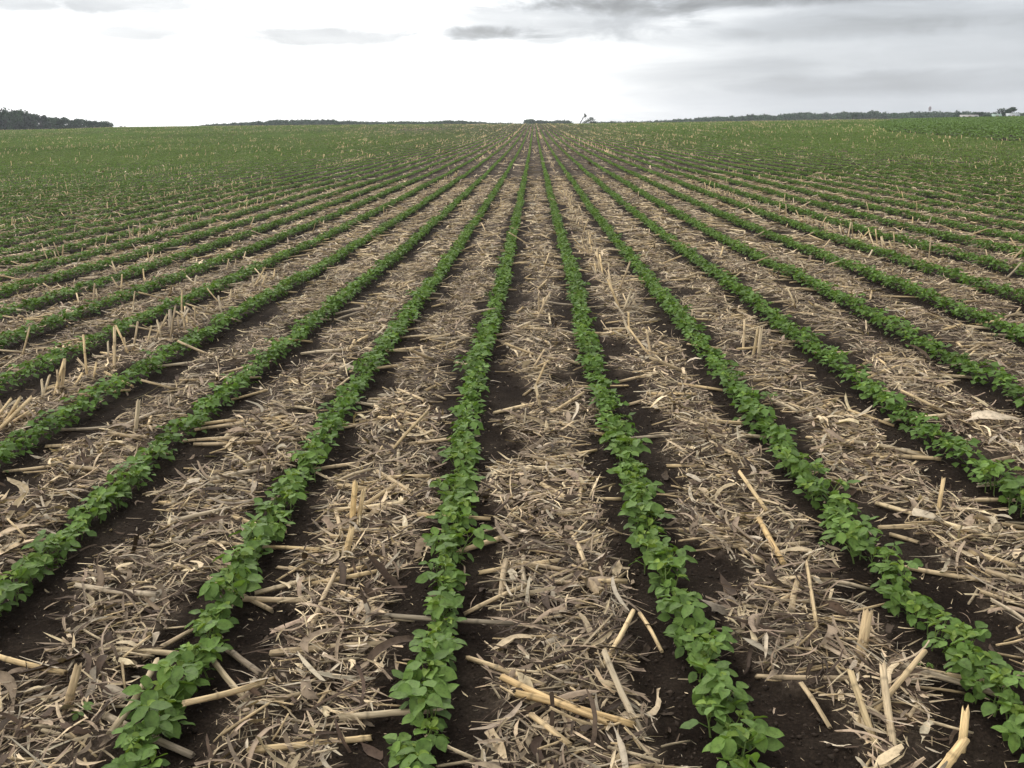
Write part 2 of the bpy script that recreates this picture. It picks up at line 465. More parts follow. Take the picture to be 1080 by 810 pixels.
# ------------------------------------------------------------------ corn residue
STRAW = np.array((.62, .485, .31)); GREY = np.array((.33, .247, .172)); BROWN = np.array((.085, .057, .038)); PALE = np.array((.66, .55, .40))
def residue_colour(n, pale=.25):
    a = rng.uniform(0, 1, (n, 1))
    c = np.where(a < pale, STRAW, np.where(a < pale + .32, GREY, np.where(a < pale + .44, PALE * .75, BROWN)))
    return c * rng.uniform(.6, 1.25, (n, 1)) * (1 + rng.normal(0, .013, (n, 3)))

def shreds(X, Y, Z, L, W, col, nseg, across, curl, pitchs):
    """curled strips of dry leaf and husk"""
    n = len(X); t = np.linspace(-.5, .5, nseg + 1)
    ctr = noise(X * 2.2, Y * 2.2, 51) * 4 * PI
    yaw = ctr + rng.normal(0, .75, n)
    R = rotmats(yaw, rng.normal(0, pitchs, n), rng.normal(0, .35, n))
    bend = rng.normal(0, curl, n); lift = rng.normal(.0, curl * .8, n)
    sk = rng.uniform(-.35, .35, (n, 1)); pw = rng.choice([2.5, 6.0, 10.0], (n, 1))
    prof = np.clip(1.12 - np.abs(np.clip(t * 2 + sk, -1.05, 1.05)) ** pw, .12, 1) * rng.uniform(.75, 1.15, (n, nseg + 1))
    fold = rng.uniform(-.5, .6, n)
    rows = []
    js = np.linspace(-1, 1, across + 1)
    for j in js:
        x = t[None] * L[:, None] + (np.abs(t[None]) > .49) * rng.normal(0, .35, (n, 1)) * W[:, None]
        y = bend[:, None] * L[:, None] * (t[None] ** 2) * 2 + j * .5 * W[:, None] * prof
        z = lift[:, None] * L[:, None] * (t[None] ** 2 * 2 - .2) + (abs(j) * fold * W * .6)[:, None] * prof
        rows.append(np.stack([x, y, z], -1))
    P = np.stack(rows, 1).reshape(n, -1, 3)             # n, (across+1)*(nseg+1), 3
    P = np.einsum('nij,nvj->nvi', R, P)
    P[..., 2] -= np.minimum(P[..., 2].min(1), 0)[:, None] * .7
    P += np.stack([X, Y, Z], -1)[:, None]
    m = nseg + 1; q = []
    for j in range(across):
        for k in range(nseg): q.append((j * m + k, j * m + k + 1, (j + 1) * m + k + 1, (j + 1) * m + k))
    q = np.array(q); vp = m * (across + 1)
    Q = (q[None] + vp * np.arange(n)[:, None, None]).reshape(-1, 4)
    fib = np.repeat(rng.uniform(.72, 1.15, (n, across + 1)), m, 1)[..., None]
    return P.reshape(-1, 3), Q, np.zeros((0, 3), int), (col[:, None, :] * fib).reshape(-1, 3)

def scatter(y0, y1, per, umax=.76, base=.03):
    area = umax * ((y1 + .8) ** 2 - (y0 + .8) ** 2)
    n = int(area * per); q = rng.uniform(0, 1, n)
    y = np.sqrt((y0 + .8) ** 2 + q * ((y1 + .8) ** 2 - (y0 + .8) ** 2)) - .8
    x = rng.uniform(-umax, umax, n) * (y + .8)
    D = litter(x, y); ok = (rng.uniform(0, 1, n) < np.maximum(D, base)) & ~hillside(x, y)
    return x[ok], y[ok], D[ok]
parts = []
def mat(y0, y1, per, L, W, nseg, across, thick, pale=.22, curl=.2, pit=.2, base=.03):
    x, y, D = scatter(y0, y1, per, 1.0 if y0 < 5 else .8, base); n = len(x)
    q = rng.uniform(0, 1, n)
    clump = noise(x * 3, y * 3, 52)
    z = H(x, y) + .002 + thick * q * D * (.4 + 1.1 * clump)
    Ln = np.where(D > .3, 1, .5) * L * np.minimum(rng.lognormal(0, .5, n), 2.4); Wn = np.minimum(W * rng.lognormal(0, .45, n), Ln * .35)
    tone = .75 + .5 * noise(x * 1.6, y * 1.6, 53)
    parts.append(shreds(x, y, z, Ln, Wn, residue_colour(n, pale) * tone[:, None], nseg, across, curl, pit))
mat(1.3, 5.2, 720, .085, .0085, 4, 2, .036, .15, .2, .2, .05)                      # leaf blades
mat(1.3, 5.2, 230, .085, .017, 6, 2, .036, .22, .3, .25)                # husks
mat(1.3, 5.2, 1150, .068, .0042, 2, 2, .040, .42, .07, .17)           # straight splinters
mat(1.3, 5.2, 1600, .026, .0034, 1, 1, .030, .40, .05, .2, .22)       # chaff
mat(5.2, 12, 520, .09, .010, 3, 1, .036, .18)
mat(5.2, 12, 880, .08, .0055, 1, 1, .042, .45, .05, .17)
mat(5.2, 12, 380, .035, .006, 1, 1, .03, .45, .05, .2, .2)
mat(12, 30, 320, .12, .014, 2, 1, .026, .38, .12, .12)
mat(30, 120, 15, .26, .045, 1, 1, .03, .38, .1, .1)
mat(120, 340, 1.3, .5, .09, 1, 1, .03, .38, .1, .08)
V, Q, T, C = merge(parts)
o = link('corn_leaf_litter', mesh('corn_leaf_litter', V, Q, T, M_LITTER, C)); tag(o, 'shredded dry corn leaves and husks lying between the rows', None, None, 'stuff')

# crumbs of soil
n = 26000
y = 1.4 + 6.5 * rng.uniform(0, 1, n) ** 1.3; x = rng.uniform(-.75, .75, n) * (y + .8)
ok = litter(x, y) < .3; x, y = x[ok], y[ok]; n = len(x)
oct_ = np.array([(1, 0, 0), (0, 1, 0), (-1, 0, 0), (0, -1, 0), (0, 0, .7), (0, 0, -.7)], float)
of = np.array([(0, 1, 4), (1, 2, 4), (2, 3, 4), (3, 0, 4), (1, 0, 5), (2, 1, 5), (3, 2, 5), (0, 3, 5)])
P = oct_[None] * (1 + rng.normal(0, .25, (n, 6, 1))) * np.minimum(rng.lognormal(math.log(.0045), .5, (n, 1, 1)), .012)
P = np.einsum('nij,nvj->nvi', rotmats(rng.uniform(0, 6.28, n), rng.normal(0, .3, n), rng.normal(0, .3, n)), P) + np.stack([x, y, H(x, y) + .001], -1)[:, None]
c = np.array((.030, .022, .0165)) * rng.uniform(.6, 1.8, (n, 1))
o = link('soil_crumbs', mesh('soil_crumbs', P.reshape(-1, 3), None, (of[None] + 6 * np.arange(n)[:, None, None]).reshape(-1, 3), M_BARK, np.repeat(c, 6, 0)))
tag(o, 'crumbs of dark soil beside the crop rows', None, None, 'stuff')

# ---- corn stalks (lying) and stubs (standing)
def stalk_arrays(r, L, rad, hi=True, split=False, rough=.3):
    """a cut length of corn stalk along +x, base at the origin, with node rings and ragged ends"""
    nn = 9 if hi else 5
    ts = [0.0]; nodes = []
    x = r.uniform(.03, .09)
    while x < L - .02: nodes.append(x); x += r.uniform(.10, .17)
    for q in nodes: ts += [q - .008, q - .002, q + .004, q + .012] if hi else [q]
    ts = np.array(sorted([t for t in ts if 0 <= t < L - .006] + [L * .5, L])); ts = np.unique(ts)
    bd = r.normal(0, .016) * L
    pts = np.stack([ts, bd * (ts / L) * (1 - ts / L) * 4, r.normal(0, .01) * L * np.sin(ts / L * 3)], -1)
    rr = np.full(len(ts), rad) * (1 - .12 * ts / L)
    for q in nodes: rr *= 1 + .16 * np.exp(-((ts - q) / .004) ** 2)
    V, Q, T = tube(pts, rr, nn, True, .62 if split else r.uniform(.8, .98))
    m = len(ts)
    ends = rough * rad
    V[:nn, 0] -= r.uniform(0, 2.2, nn) * ends; V[(m - 1) * nn:m * nn, 0] += r.uniform(-.3, 3.4, nn) * ends
    V[-2, 0] += rad * .5; V[-1, 0] -= rad * .9                 # hollow pith ends
    base = (STRAW * r.uniform(.75, 1.1) if r.uniform() < .72 else PALE * r.uniform(.6, .95)) * (1, .97, .9)
    C = np.tile(base, (len(V), 1))
    C *= (1 - .28 * np.sin(np.arange(len(V)) % nn * 1.3 + r.uniform(0, 6))[:, None] ** 4)
    for q in nodes: C *= 1 - .45 * np.exp(-((V[:, 0] - q - .003) / .005) ** 2)[:, None]
    C[-2:] = PALE * .8
    w = r.uniform(0, 1); C *= (1 - .35 * smooth(.25 * L, 0, V[:, 0]) * w)[:, None]
    return V, Q, T, C
def sheath_arrays(r, L, rad):
    """a dry leaf sheath peeling away from the stalk"""
    s = r.uniform(.05, .4) * L; ln = r.uniform(.3, .5) * L; n = 6; a0 = r.uniform(0, PI); V = []
    for k in range(n):
        t = k / (n - 1)
        for j in range(4):
            an = a0 + (j - 1.5) * .42 * (1 - .85 * t ** 1.5)
            q = rad * (1.08 + .45 * t ** 2 * r.uniform(.5, 1.0))
            V.append((s + ln * t, math.cos(an) * q, math.sin(an) * q * .9))
    Q = [(k * 4 + j, k * 4 + j + 1, (k + 1) * 4 + j + 1, (k + 1) * 4 + j) for k in range(n - 1) for j in range(3)]
    return np.array(V), np.array(Q), np.zeros((0, 3), int), (PALE * r.uniform(.5, .85)) * np.tile(r.uniform(.65, 1.15, 4), n)[:, None]

NST = 16
stalk_protos = []
for k in range(NST):
    r = np.random.default_rng(300 + k)
    L = float(r.uniform(.10, .38)); rad = float(r.uniform(.007, .0115)); sp = k % 5 == 4
    A = stalk_arrays(r, L, rad, True, sp); B = stalk_arrays(np.random.default_rng(900 + k), L, rad, False, sp)
    sh = sheath_arrays(r, L, rad) if k % 4 == 1 else None
    stalk_protos.append(dict(L=L, rad=rad, hi=A, lo=B, me=mesh('corn_stalk', A[0], A[1], A[2], M_STALK, A[3], sm=True),
                             sh=mesh('leaf_sheath', sh[0], sh[1], sh[2], M_LITTER, sh[3]) if sh else None, C=A[3][0]))
made = {}
def place(kind, key, protos, R, pos, scale, label, cat, group):
    if key in made: o = copy_thing(made[key])
    else:
        p = protos[key[1]]
        o = link(kind, p['me'])
        if p['sh']: link('leaf_sheath', p['sh'], o)
        made[key] = o
    Mw = Matrix([list(map(float, row)) for row in R]).to_4x4() @ Matrix.Scale(float(scale), 4); Mw.translation = [float(v) for v in pos]
    o.matrix_world = Mw
    o['label'] = label; o['category'] = cat
    if group: o['group'] = group
    elif 'group' in o: del o['group']
    return o

STRIP = {0: 'the middle litter strip', -1: 'the first litter strip left of middle', 1: 'the first litter strip right of middle',
         -2: 'the second litter strip left of middle', 2: 'the second litter strip right of middle',
         -3: 'the third litter strip left', 3: 'the third litter strip right'}
def stripname(k):
    return STRIP.get(int(k), 'a farther left litter strip' if k < 0 else 'a farther right litter strip')

# stalks one can point at: ends on the ground, thickness, what sets each apart
HERO = [
 (-.807, 2.519, -.466, 2.534, .0135, 'thick pale corn stalk lying straight across the litter left of the middle row'),
 (-.706, 2.594, -.709, 3.032, .0085, 'thin pale corn stalk lying away from the viewer above the thick crosswise one'),
 (-.730, 2.022, -.438, 2.132, .0105, 'long straw coloured stalk at the bottom edge left of the middle row'),
 (-.528, 2.713, -.07, 2.65, .009, 'long grey stalk running under the soybean row left of the middle'),
 (1.428, 3.63, 1.706, 3.248, .011, 'long slanting pale stalk near the right edge beyond the crop row'),
 (.888, 3.416, .887, 3.034, .012, 'thick golden stalk slanting in the litter right of the middle strip'),
 (1.569, 3.099, 1.674, 2.984, .011, 'upper of two pale stalks at the right edge'),
 (1.561, 2.951, 1.669, 2.847, .011, 'lower of two pale stalks at the right edge'),
 (.753, 2.315, .787, 2.158, .007, 'thin pale splinter of stalk left of the broken stubs at bottom right'),
 (-.091, 2.346, .191, 2.117, .0105, 'long yellow stalk, upper of the bundle low in the middle strip'),
 (-.048, 2.267, .26, 2.108, .010, 'long yellow stalk, lower of the bundle low in the middle strip'),
 (-.008, 2.18, .089, 2.04, .009, 'short yellow stalk below the bundle low in the middle strip'),
 (-.231, 2.775, -.027, 2.887, .0085, 'slanting stalk beside the middle row, right side'),
 (-.956, 2.554, -.80, 2.371, .0105, 'dark weathered stalk lying on bare soil right of the left row'),
 (-.97, 2.91, -.784, 2.968, .011, 'upper of two parallel stalks beside the bare soil on the left'),
 (-1.0, 2.877, -.762, 2.805, .011, 'lower of two parallel stalks beside the bare soil on the left'),
 (.349, 2.762, .39, 2.529, .007, 'thin bent stalk reaching from the middle strip onto bare soil'),
 (1.375, 3.328, 1.448, 3.256, .009, 'short pale stalk right of the right crop row'),
 (-1.205, 2.504, -1.097, 2.7, .009, 'short stalk at the edge of the left litter strip'),
 (-.553, 6.312, -.375, 6.105, .013, 'stalk crossing the litter left of the middle row farther up'),
 (-1.777, 4.564, -1.409, 4.5, .011, 'stalk lying across the bare soil in the second left strip'),
]
def basis(a, b):
    d = b - a; L = np.linalg.norm(d); x = d / L; y = np.cross((0, 0, 1.), x); y /= np.linalg.norm(y); z = np.cross(x, y)
    return np.stack([x, y, z], 1), L
occupied = []
for q, (x0, y0, x1, y1, rad, lab) in enumerate(HERO):
    r = np.random.default_rng(700 + q)
    top = lambda x, y: float(H(np.array([x]), np.array([y]))[0]) + rad * .8 + .022 * float(litter(np.array([x]), np.array([y]))[0])
    a = np.array((x0, y0, top(x0, y0))); b = np.array((x1, y1, top(x1, y1)))
    R, L = basis(a, b)
    A = stalk_arrays(r, L, rad)
    if 'dark' in lab or 'grey' in lab: A = (A[0], A[1], A[2], A[3] * (.5, .52, .58))
    if 'golden' in lab or 'yellow' in lab: A = (A[0], A[1], A[2], A[3] * (1.15, 1.05, .85))
    o = link('corn_stalk', mesh('corn_stalk', A[0], A[1], A[2], M_STALK, A[3], sm=True))
    Mw = Matrix([list(map(float, row)) for row in R]).to_4x4(); Mw.translation = a.tolist(); o.matrix_world = Mw
    tag(o, lab, 'corn stalk', 'broken corn stalks lying in the litter')

def random_stalks(y0, y1, per):
    x, y, D = scatter(y0, y1, per, .74, .006)
    n = len(x); which = rng.integers(0, NST, n)
    Ls = np.array([p['L'] for p in stalk_protos])[which]; Rs = np.array([p['rad'] for p in stalk_protos])[which]
    yaw = rng.uniform(0, 2 * PI, n); yaw = np.where(rng.uniform(0, 1, n) < .4, rng.normal(0, .4, n) + PI * rng.integers(0, 2, n), yaw)
    z0 = H(x, y); x1 = x + np.cos(yaw) * Ls; y1_ = y + np.sin(yaw) * Ls; z1 = H(x1, y1_)
    lift = .028 * D * rng.uniform(0, 1, n); lift1 = .028 * litter(x1, y1_) * rng.uniform(.2, 1, n)
    pitch = np.arctan2(z1 + lift1 - z0 - lift, Ls) + np.where(rng.uniform(0, 1, n) < .12, rng.uniform(.1, .5, n), 0)
    R = rotmats(yaw, pitch, rng.uniform(0, 6.28, n))
    return x, y, z0 + lift + Rs * .8, which, R, Ls
x, y, z, which, R, Ls = random_stalks(1.4, 34, 21)
cx = x + R[:, 0, 0] * Ls / 2; cy = y + R[:, 1, 0] * Ls / 2
vis = inframe(cx, cy, z, .0)
order = np.argsort(np.where(vis, np.hypot(cx, cy) / np.sqrt(Ls), 1e6)); pick = order[:300 - len(HERO)]; rest = order[300 - len(HERO):]
for j in pick:
    p = stalk_protos[which[j]]; k = strip(cx[j:j + 1], cy[j:j + 1])[0][0]
    ln = 'long' if p['L'] > .27 else ('short' if p['L'] < .17 else 'medium')
    tone = 'pale' if p['C'].sum() > .98 else 'tan'
    ex = ' with peeling sheath' if p['sh'] else ''
    place('corn_stalk', ('lying', int(which[j])), stalk_protos, R[j], (x[j], y[j], z[j]), 1.0,
          f'{ln} {tone} corn stalk{ex} in {stripname(k)}', 'corn stalk', 'broken corn stalks lying in the litter')
los = [p['lo'] for p in stalk_protos]
parts = [tile(los, which[rest], R[rest], np.stack([x, y, z], -1)[rest], np.ones(len(rest)), rng.uniform(.6, 1.15, (len(rest), 1)) * np.ones(3))]
# finger-long bits of stalk and stem, too many to count
for a_, b_, p_ in ((1.4, 6, 190), (6, 14, 90)):
    x, y, z, which, R, Ls = random_stalks(a_, b_, p_); n = len(x)
    sc_ = np.minimum(rng.uniform(.22, .5, n), .15 / Ls)
    z = H(x, y) + .004 + .034 * rng.uniform(0, 1, n) * litter(x, y)
    parts.append(tile(los, which, R, np.stack([x, y, z], -1), sc_, rng.uniform(.55, 1.2, (n, 1)) * np.ones(3)))

# standing stubs
stub_protos = []
for k in range(12):
    r = np.random.default_rng(500 + k); L = float(r.uniform(.13, .30)) + .03; rad = float(r.uniform(.0085, .0125))
    A = stalk_arrays(r, L, rad, True, False, .55); B = stalk_arrays(np.random.default_rng(950 + k), L, rad, False, False, .4)
    sh = sheath_arrays(r, L, rad) if k % 3 == 1 else None
    stub_protos.append(dict(L=L, rad=rad, hi=A, lo=B, me=mesh('corn_stub', A[0], A[1], A[2], M_STALK, A[3], sm=True),
                            sh=mesh('leaf_sheath', sh[0], sh[1], sh[2], M_LITTER, sh[3]) if sh else None, C=A[3][0]))
HSTUB = [
 (-.744, 3.508, .17, .0125, 1.45, 'left of a pair of upright pale stubs left of the middle row'),
 (-.717, 3.507, .14, .010, 1.35, 'right of a pair of upright pale stubs left of the middle row'),
 (.954, 2.441, .15, .017, .75, 'thick split stub leaning right in the strip at bottom right'),
 (.877, 2.051, .21, .010, .55, 'left of two long leaning split stubs at the bottom right'),
 (.915, 2.040, .23, .0115, .5, 'right of two long leaning split stubs at the bottom right'),
 (.935, 1.900, .15, .0135, .7, 'thick pale stub cut off by the bottom edge at right'),
 (1.628, 3.503, .15, .009, 1.4, 'lone upright stub just right of the right crop row'),
 (1.52, 6.147, .22, .013, 1.35, 'taller of a pair of upright stubs in the first right strip'),
 (1.49, 6.204, .20, .011, 1.4, 'shorter of a pair of upright stubs in the first right strip'),
 (-1.312, 2.24, .12, .012, 1.2, 'short double stub by the bare soil at the left edge'),
 (1.09, 2.06, .10, .012, 1.3, 'short stump of stalk right of the two long leaning stubs'),
 (-.712, 3.204, .09, .013, 1.2, 'short thick stump below the pair of upright stubs'),
]
for q, (x0, y0, L, rad, pit, lab) in enumerate(HSTUB):
    r = np.random.default_rng(800 + q)
    A = stalk_arrays(r, L + .03, rad, True, False, .6)
    o = link('corn_stub', mesh('corn_stub', A[0], A[1], A[2], M_STALK, A[3] * (1.1, 1.06, .95), sm=True))
    R1 = rot(r.uniform(1.25, 1.75) if pit < .7 else r.uniform(.4, 1.3), pit, r.uniform(0, 6)); Mw = Matrix([list(map(float, row)) for row in R1]).to_4x4()
    a = np.array((x0, y0, float(H(np.array([x0]), np.array([y0]))[0]))) - R1[:, 0] * .03; Mw.translation = a.tolist(); o.matrix_world = Mw
    sh = sheath_arrays(r, L, rad)
    if q % 2: link('leaf_sheath', mesh('leaf_sheath', sh[0], sh[1], sh[2], M_LITTER, sh[3]), o)
    tag(o, lab, 'corn stub', 'cut corn stubs standing in the old rows')

def stub_weight(k):
    k = np.asarray(k); q = np.mod(k - 1, 5)
    return np.where(q == 0, 1.5, np.where(q == 3, .28, np.where(q == 1, .10, .15)))
def random_stubs(y0, y1, per, umax=.74):
    kmax = int(umax * (y1 + 2) / S) + 2; out = []
    for k in range(-kmax, kmax + 1):
        ya = max(y0, abs(S * (k + .5)) / umax - 1.5)
        if ya >= y1: continue
        n = rng.poisson((y1 - ya) * per * float(stub_weight(k))); out.append(np.stack([np.full(n, k), rng.uniform(ya, y1, n)], -1))
    A = np.concatenate(out); k = A[:, 0].astype(int); y = A[:, 1]
    pt = noise(y * .12 + k * .37, k * .21, 61) * .6 + noise(y * .9, k * 2.7, 62) * .4
    ok = rng.uniform(0, 1, len(y)) < smooth(.42, .66, pt) * np.where(y > 14, .62, 1.1); k, y = k[ok], y[ok]
    x = (rowx(k, y) + rowx(k + 1, y)) / 2 + rng.normal(0, .045, len(y)) + .06 * (_hash(k, 1, 9) - .5)
    ok = ~hillside(x, y); k, x, y = k[ok], x[ok], y[ok]; n = len(x)
    yaw = rng.normal(PI / 2, 1.1, n) + .4 * np.sign(x); pitch = np.clip(rng.normal(1.0, .34, n), .3, 1.55)
    R = rotmats(yaw, pitch, rng.uniform(0, 6.28, n))
    return k, x, y, H(x, y), R
k, x, y, z, R = random_stubs(2.2, 60, 6.0)
which = rng.integers(0, 12, len(x)); Ls = np.array([p['L'] for p in stub_protos])[which]
pos = np.stack([x, y, z], -1) - R[:, :, 0] * .03
sc = np.interp(y, [6, 16], [1, .84]) * rng.uniform(.75, 1.05, len(x))
vis = inframe(x, y, z + .1, 0)
order = np.argsort(np.where(vis, np.hypot(x, y) / np.sqrt(Ls), 1e6)); pick = order[:300 - len(HSTUB)]; rest = order[300 - len(HSTUB):]
for j in pick:
    p = stub_protos[which[j]]; tone = 'pale' if p['C'].sum() > .98 else 'tan'
    ln = 'tall' if Ls[j] * sc[j] > .24 else ('short' if Ls[j] * sc[j] < .19 else 'middling')
    pose = 'upright' if R[j][2, 0] > .92 else 'leaning'
    ex = ' with peeling sheath' if p['sh'] else ''
    place('corn_stub', ('stub', int(which[j])), stub_protos, R[j], pos[j], sc[j],
          f'{ln} {pose} {tone} corn stub{ex} in {stripname(k[j])}', 'corn stub', 'cut corn stubs standing in the old rows')
los2 = [p['lo'] for p in stub_protos]
parts.append(tile(los2, which[rest], R[rest], pos[rest], sc[rest], rng.uniform(.85, 1.3, (len(rest), 1)) * np.ones(3)))
k, x, y, z, R = random_stubs(60, 345, 1.1)
blade = (np.array([(0, -.011, 0), (0, .011, 0), (.3, .011, 0), (.3, -.011, 0), (0, 0, -.011), (0, 0, .011), (.3, 0, .011), (.3, 0, -.011)]) * np.array((1, 1.5, 1.5)),
         np.array([(0, 1, 2, 3), (4, 5, 6, 7)]), np.zeros((0, 3), int), np.tile(STRAW * 1.15, (8, 1)))
parts.append(tile([blade], np.zeros(len(x), int), R, np.stack([x, y, z], -1), rng.uniform(.75, 1.15, len(x)), rng.uniform(.8, 1.3, (len(x), 1)) * np.ones(3)))
V, Q, T, C = merge(parts)
o = link('distant_stubble', mesh('distant_stubble', V, Q, T, M_STALK, C, sm=True)); tag(o, 'straw coloured corn stubble scattered over the farther field', None, None, 'stuff')

# small weeds on the bare soil
for q, (x0, y0, s, lab) in enumerate([
    (-1.24, 2.18, .5, 'tiny upright green weed near the lower left corner'),
    (1.09, 3.23, .45, 'small pale weed seedling on bare soil left of the right crop row'),
    (1.13, 2.4, .4, 'tiny weed sprout beside the thick split stub at bottom right'),
    (1.36, 5.1, .8, 'stray soybean seedling standing off the row right of the middle')]):
    r = np.random.default_rng(60 + q); st, lv = soy_plant(r, True)
    root = link('weed_seedling', None, None, (x0, y0, float(H(np.array([x0]), np.array([y0]))[0])))
    root.scale = (s,) * 3; root.rotation_euler[2] = q * 1.3
    link('stem', mesh('stem', st[0], st[1], st[2], M_STEM, st[3], sm=True), root)
    for p, (V, Q, T, C) in lv[2:5]: link('leaf', mesh('leaf', V, Q, T, M_LEAF, C * (.95, .9, 1.0), sm=True), root, p)
    tag(root, lab, 'weed')

# ------------------------------------------------------------------ trees
def crown_arrays(r, h, w, n, leaf, base=.25, tint=(.030, .066, .027)):
    lobes = []
    for k in range(r.integers(7, 11)):
        a = r.uniform(0, 2 * PI); q = r.uniform(0, 1) ** .6 * w * .36; zz = h * r.uniform(base + .1, .88)
        lobes.append((math.cos(a) * q, math.sin(a) * q, zz, w * r.uniform(.14, .25)))
    lobes.append((0, 0, h * .82, w * .2)); lobes = np.array(lobes)
    k = r.integers(0, len(lobes), n); d = r.normal(0, 1, (n, 3)); d /= np.linalg.norm(d, axis=1)[:, None]
    rad = r.uniform(.3, 1.05, n) ** .6
    P = lobes[k, :3] + d * (lobes[k, 3] * rad)[:, None] * (1, 1, .85)
    P[:, 2] = np.clip(P[:, 2], h * base * .6, h * 1.02)
    tone = r.uniform(.7, 1.35, len(lobes))[k] * r.uniform(.7, 1.3, n)
    return leafquads(P[:, 0], P[:, 1], P[:, 2], leaf * r.uniform(.7, 1.4, n), np.array(tint) * tone[:, None], 1.0, r)
def trunk_arrays(r, h, w, rad):
    g = Geo(); lean = r.normal(0, .03, 2) * h
    V, Q, T = tube([(0, 0, -.5), (0, 0, h * .15), (lean[0] * .5, lean[1] * .5, h * .45), (lean[0], lean[1], h * .8)], [rad * 1.3, rad, rad * .7, rad * .25], 7); g.add(V, Q, T, (.055, .045, .036))
    for k in range(5):
        a = r.uniform(0, 2 * PI); z0 = h * r.uniform(.25, .55)
        V, Q, T = tube([(0, 0, z0), (math.cos(a) * w * .17, math.sin(a) * w * .17, z0 + h * .14), (math.cos(a) * w * .32, math.sin(a) * w * .32, z0 + h * .22)], [rad * .5, rad * .3, rad * .1], 5); g.add(V, Q, T, (.055, .045, .036))
    return g.arrays()
TP = []
for k in range(6):
    r = np.random.default_rng(1000 + k); w = [.75, .9, .65, 1.0, .8, .7][k]
    c = crown_arrays(r, 1.0, w, 620, .075, [.1, .15, .12, .1, .2, .05][k]); t = trunk_arrays(r, 1.0, w, .022)
    TP.append((mesh('crown', *c[:3], M_TREE, c[3]), mesh('trunk', *t[:3], M_BARK, t[3]), c, t))
tmade = {}
def tree(kind, az, dist, h, label, group=None, k=0, wide=1.0, loc_z=None):
    if k in tmade: o = copy_thing(tmade[k]); o.name = kind
    else:
        o = link(kind, None); link('trunk', TP[k][1], o); link('crown', TP[k][0], o); tmade[k] = o
    x, y = math.sin(az) * dist, math.cos(az) * dist
    o.location = (x, y, float(H0(np.array([x]), np.array([y]))[0]) if loc_z is None else loc_z)
    o.scale = (h * wide, h * wide, h); o.rotation_euler = (0, 0, float(rng.uniform(0, 6.28)))
    if 'group' in o: del o['group']
    tag(o, label, 'tree', group); return o
def top_h(az, dist, el):
    x, y = math.sin(az) * dist, math.cos(az) * dist
    return EYE + el * dist - float(H0(np.array([x]), np.array([y]))[0])

# the wood at the left
WA = [-.56, -.5313, -.5089, -.4936, -.4707, -.4467, -.4263, -.4159, -.4128]; WE = [.021, .0195, .0171, .0163, .0112, .0095, .0077, .0041, .0015]
azs = np.linspace(-.556, -.4205, 34)
for q, az in enumerate(azs):
    for row_ in (0, 1):
        d = 560 + 70 * row_ + 40 * (az + .55) / .13 * 2 + float(rng.uniform(-14, 14)); a2 = float(az + rng.normal(0, .0012) + .002 * row_)
        if -.4285 < a2 < -.4255: continue
        el = float(np.interp(a2, WA, WE)) * float(rng.uniform(.78, 1.06)) * (1 if row_ == 0 else .97)
        kk = int(rng.integers(0, 6))
        if q in (3,): el *= 1.12
        where = 'left edge of the photo' if a2 < -.50 else ('middle of the left wood' if a2 < -.455 else 'right end of the left wood')
        lab = f'dark broadleaf tree at the {where}, ' + ('front row' if row_ == 0 else 'behind the front row')
        tree('broadleaf_tree', a2, d, top_h(a2, d, el), lab, 'trees of the dark wood at the far left', kk, 1.0)
tree('broadleaf_tree', -.4175, 640, top_h(-.4175, 640, .0056), 'last rounded tree right of the gap in the left wood', None, 3, .9)
for a2, el, lab in [(-.4085, .0019, 'tiny bush on the skyline just right of the left wood'), (-.4045, .0016, 'second tiny bush on the skyline right of the left wood')]:
    tree('bush', a2, 520, top_h(a2, 520, el), lab, None, 3, 1.1)

# far woods that read as one mass
FA = np.array([(-.3455, .0011), (-.3096, .0027), (-.2449, .0064), (-.2355, .0059), (-.1595, .0036), (-.1159, .0034), (-.0915, .0042), (-.0719, .0036), (-.0425, .002), (-.0101, .0010),
      (-.0071, .0044), (.036, .0046), (.040, .0014), (.0633, .0028), (.1137, .0033), (.152, .0053), (.1896, .0074), (.2267, .0084), (.2986, .0105), (.3505, .0103), (.4005, .0094), (.4637, .0085), (.60, .009)])
def wood(name, a0, a1, dist, label, step=.0022, tint=1.0):
    az = np.arange(a0, a1, step); az = np.concatenate([az, az + step * .4]); n = len(az)
    az = az + rng.normal(0, .0007, n); d = dist + rng.uniform(-40, 60, n)
    el = np.interp(az, FA[:, 0], FA[:, 1]) + .0011 * (az < .0) * smooth(-.345, -.32, az); bump = 1 + .20 * (noise(az * 110, 0 * az, 71) - .45) + rng.uniform(-.12, .04, n)
    x, y = np.sin(az) * d, np.cos(az) * d; z = H0(x, y); h = np.maximum(EYE + el * bump * d - z, 3.0)
    R = rotmats(rng.uniform(0, 6.28, n), np.zeros(n), np.zeros(n))
    A = merge([tile([t[2] for t in TP], rng.integers(0, 6, n), R, np.stack([x, y, z], -1), h, tint * rng.uniform(.8, 1.2, (n, 1)) * np.ones(3))])
    o = link(name, mesh(name, *A[:3], M_TREE, A[3])); tag(o, label, None, None, 'stuff')
wood('far_woodland', -.345, -.012, 820, 'low far wood along the skyline left of the middle')
wood('far_woodland', -.007, .0365, 900, 'short far wood on the skyline just left of the leaning tree', .0016)
wood('far_woodland', .064, .62, 860, 'long far wood along the skyline on the right')

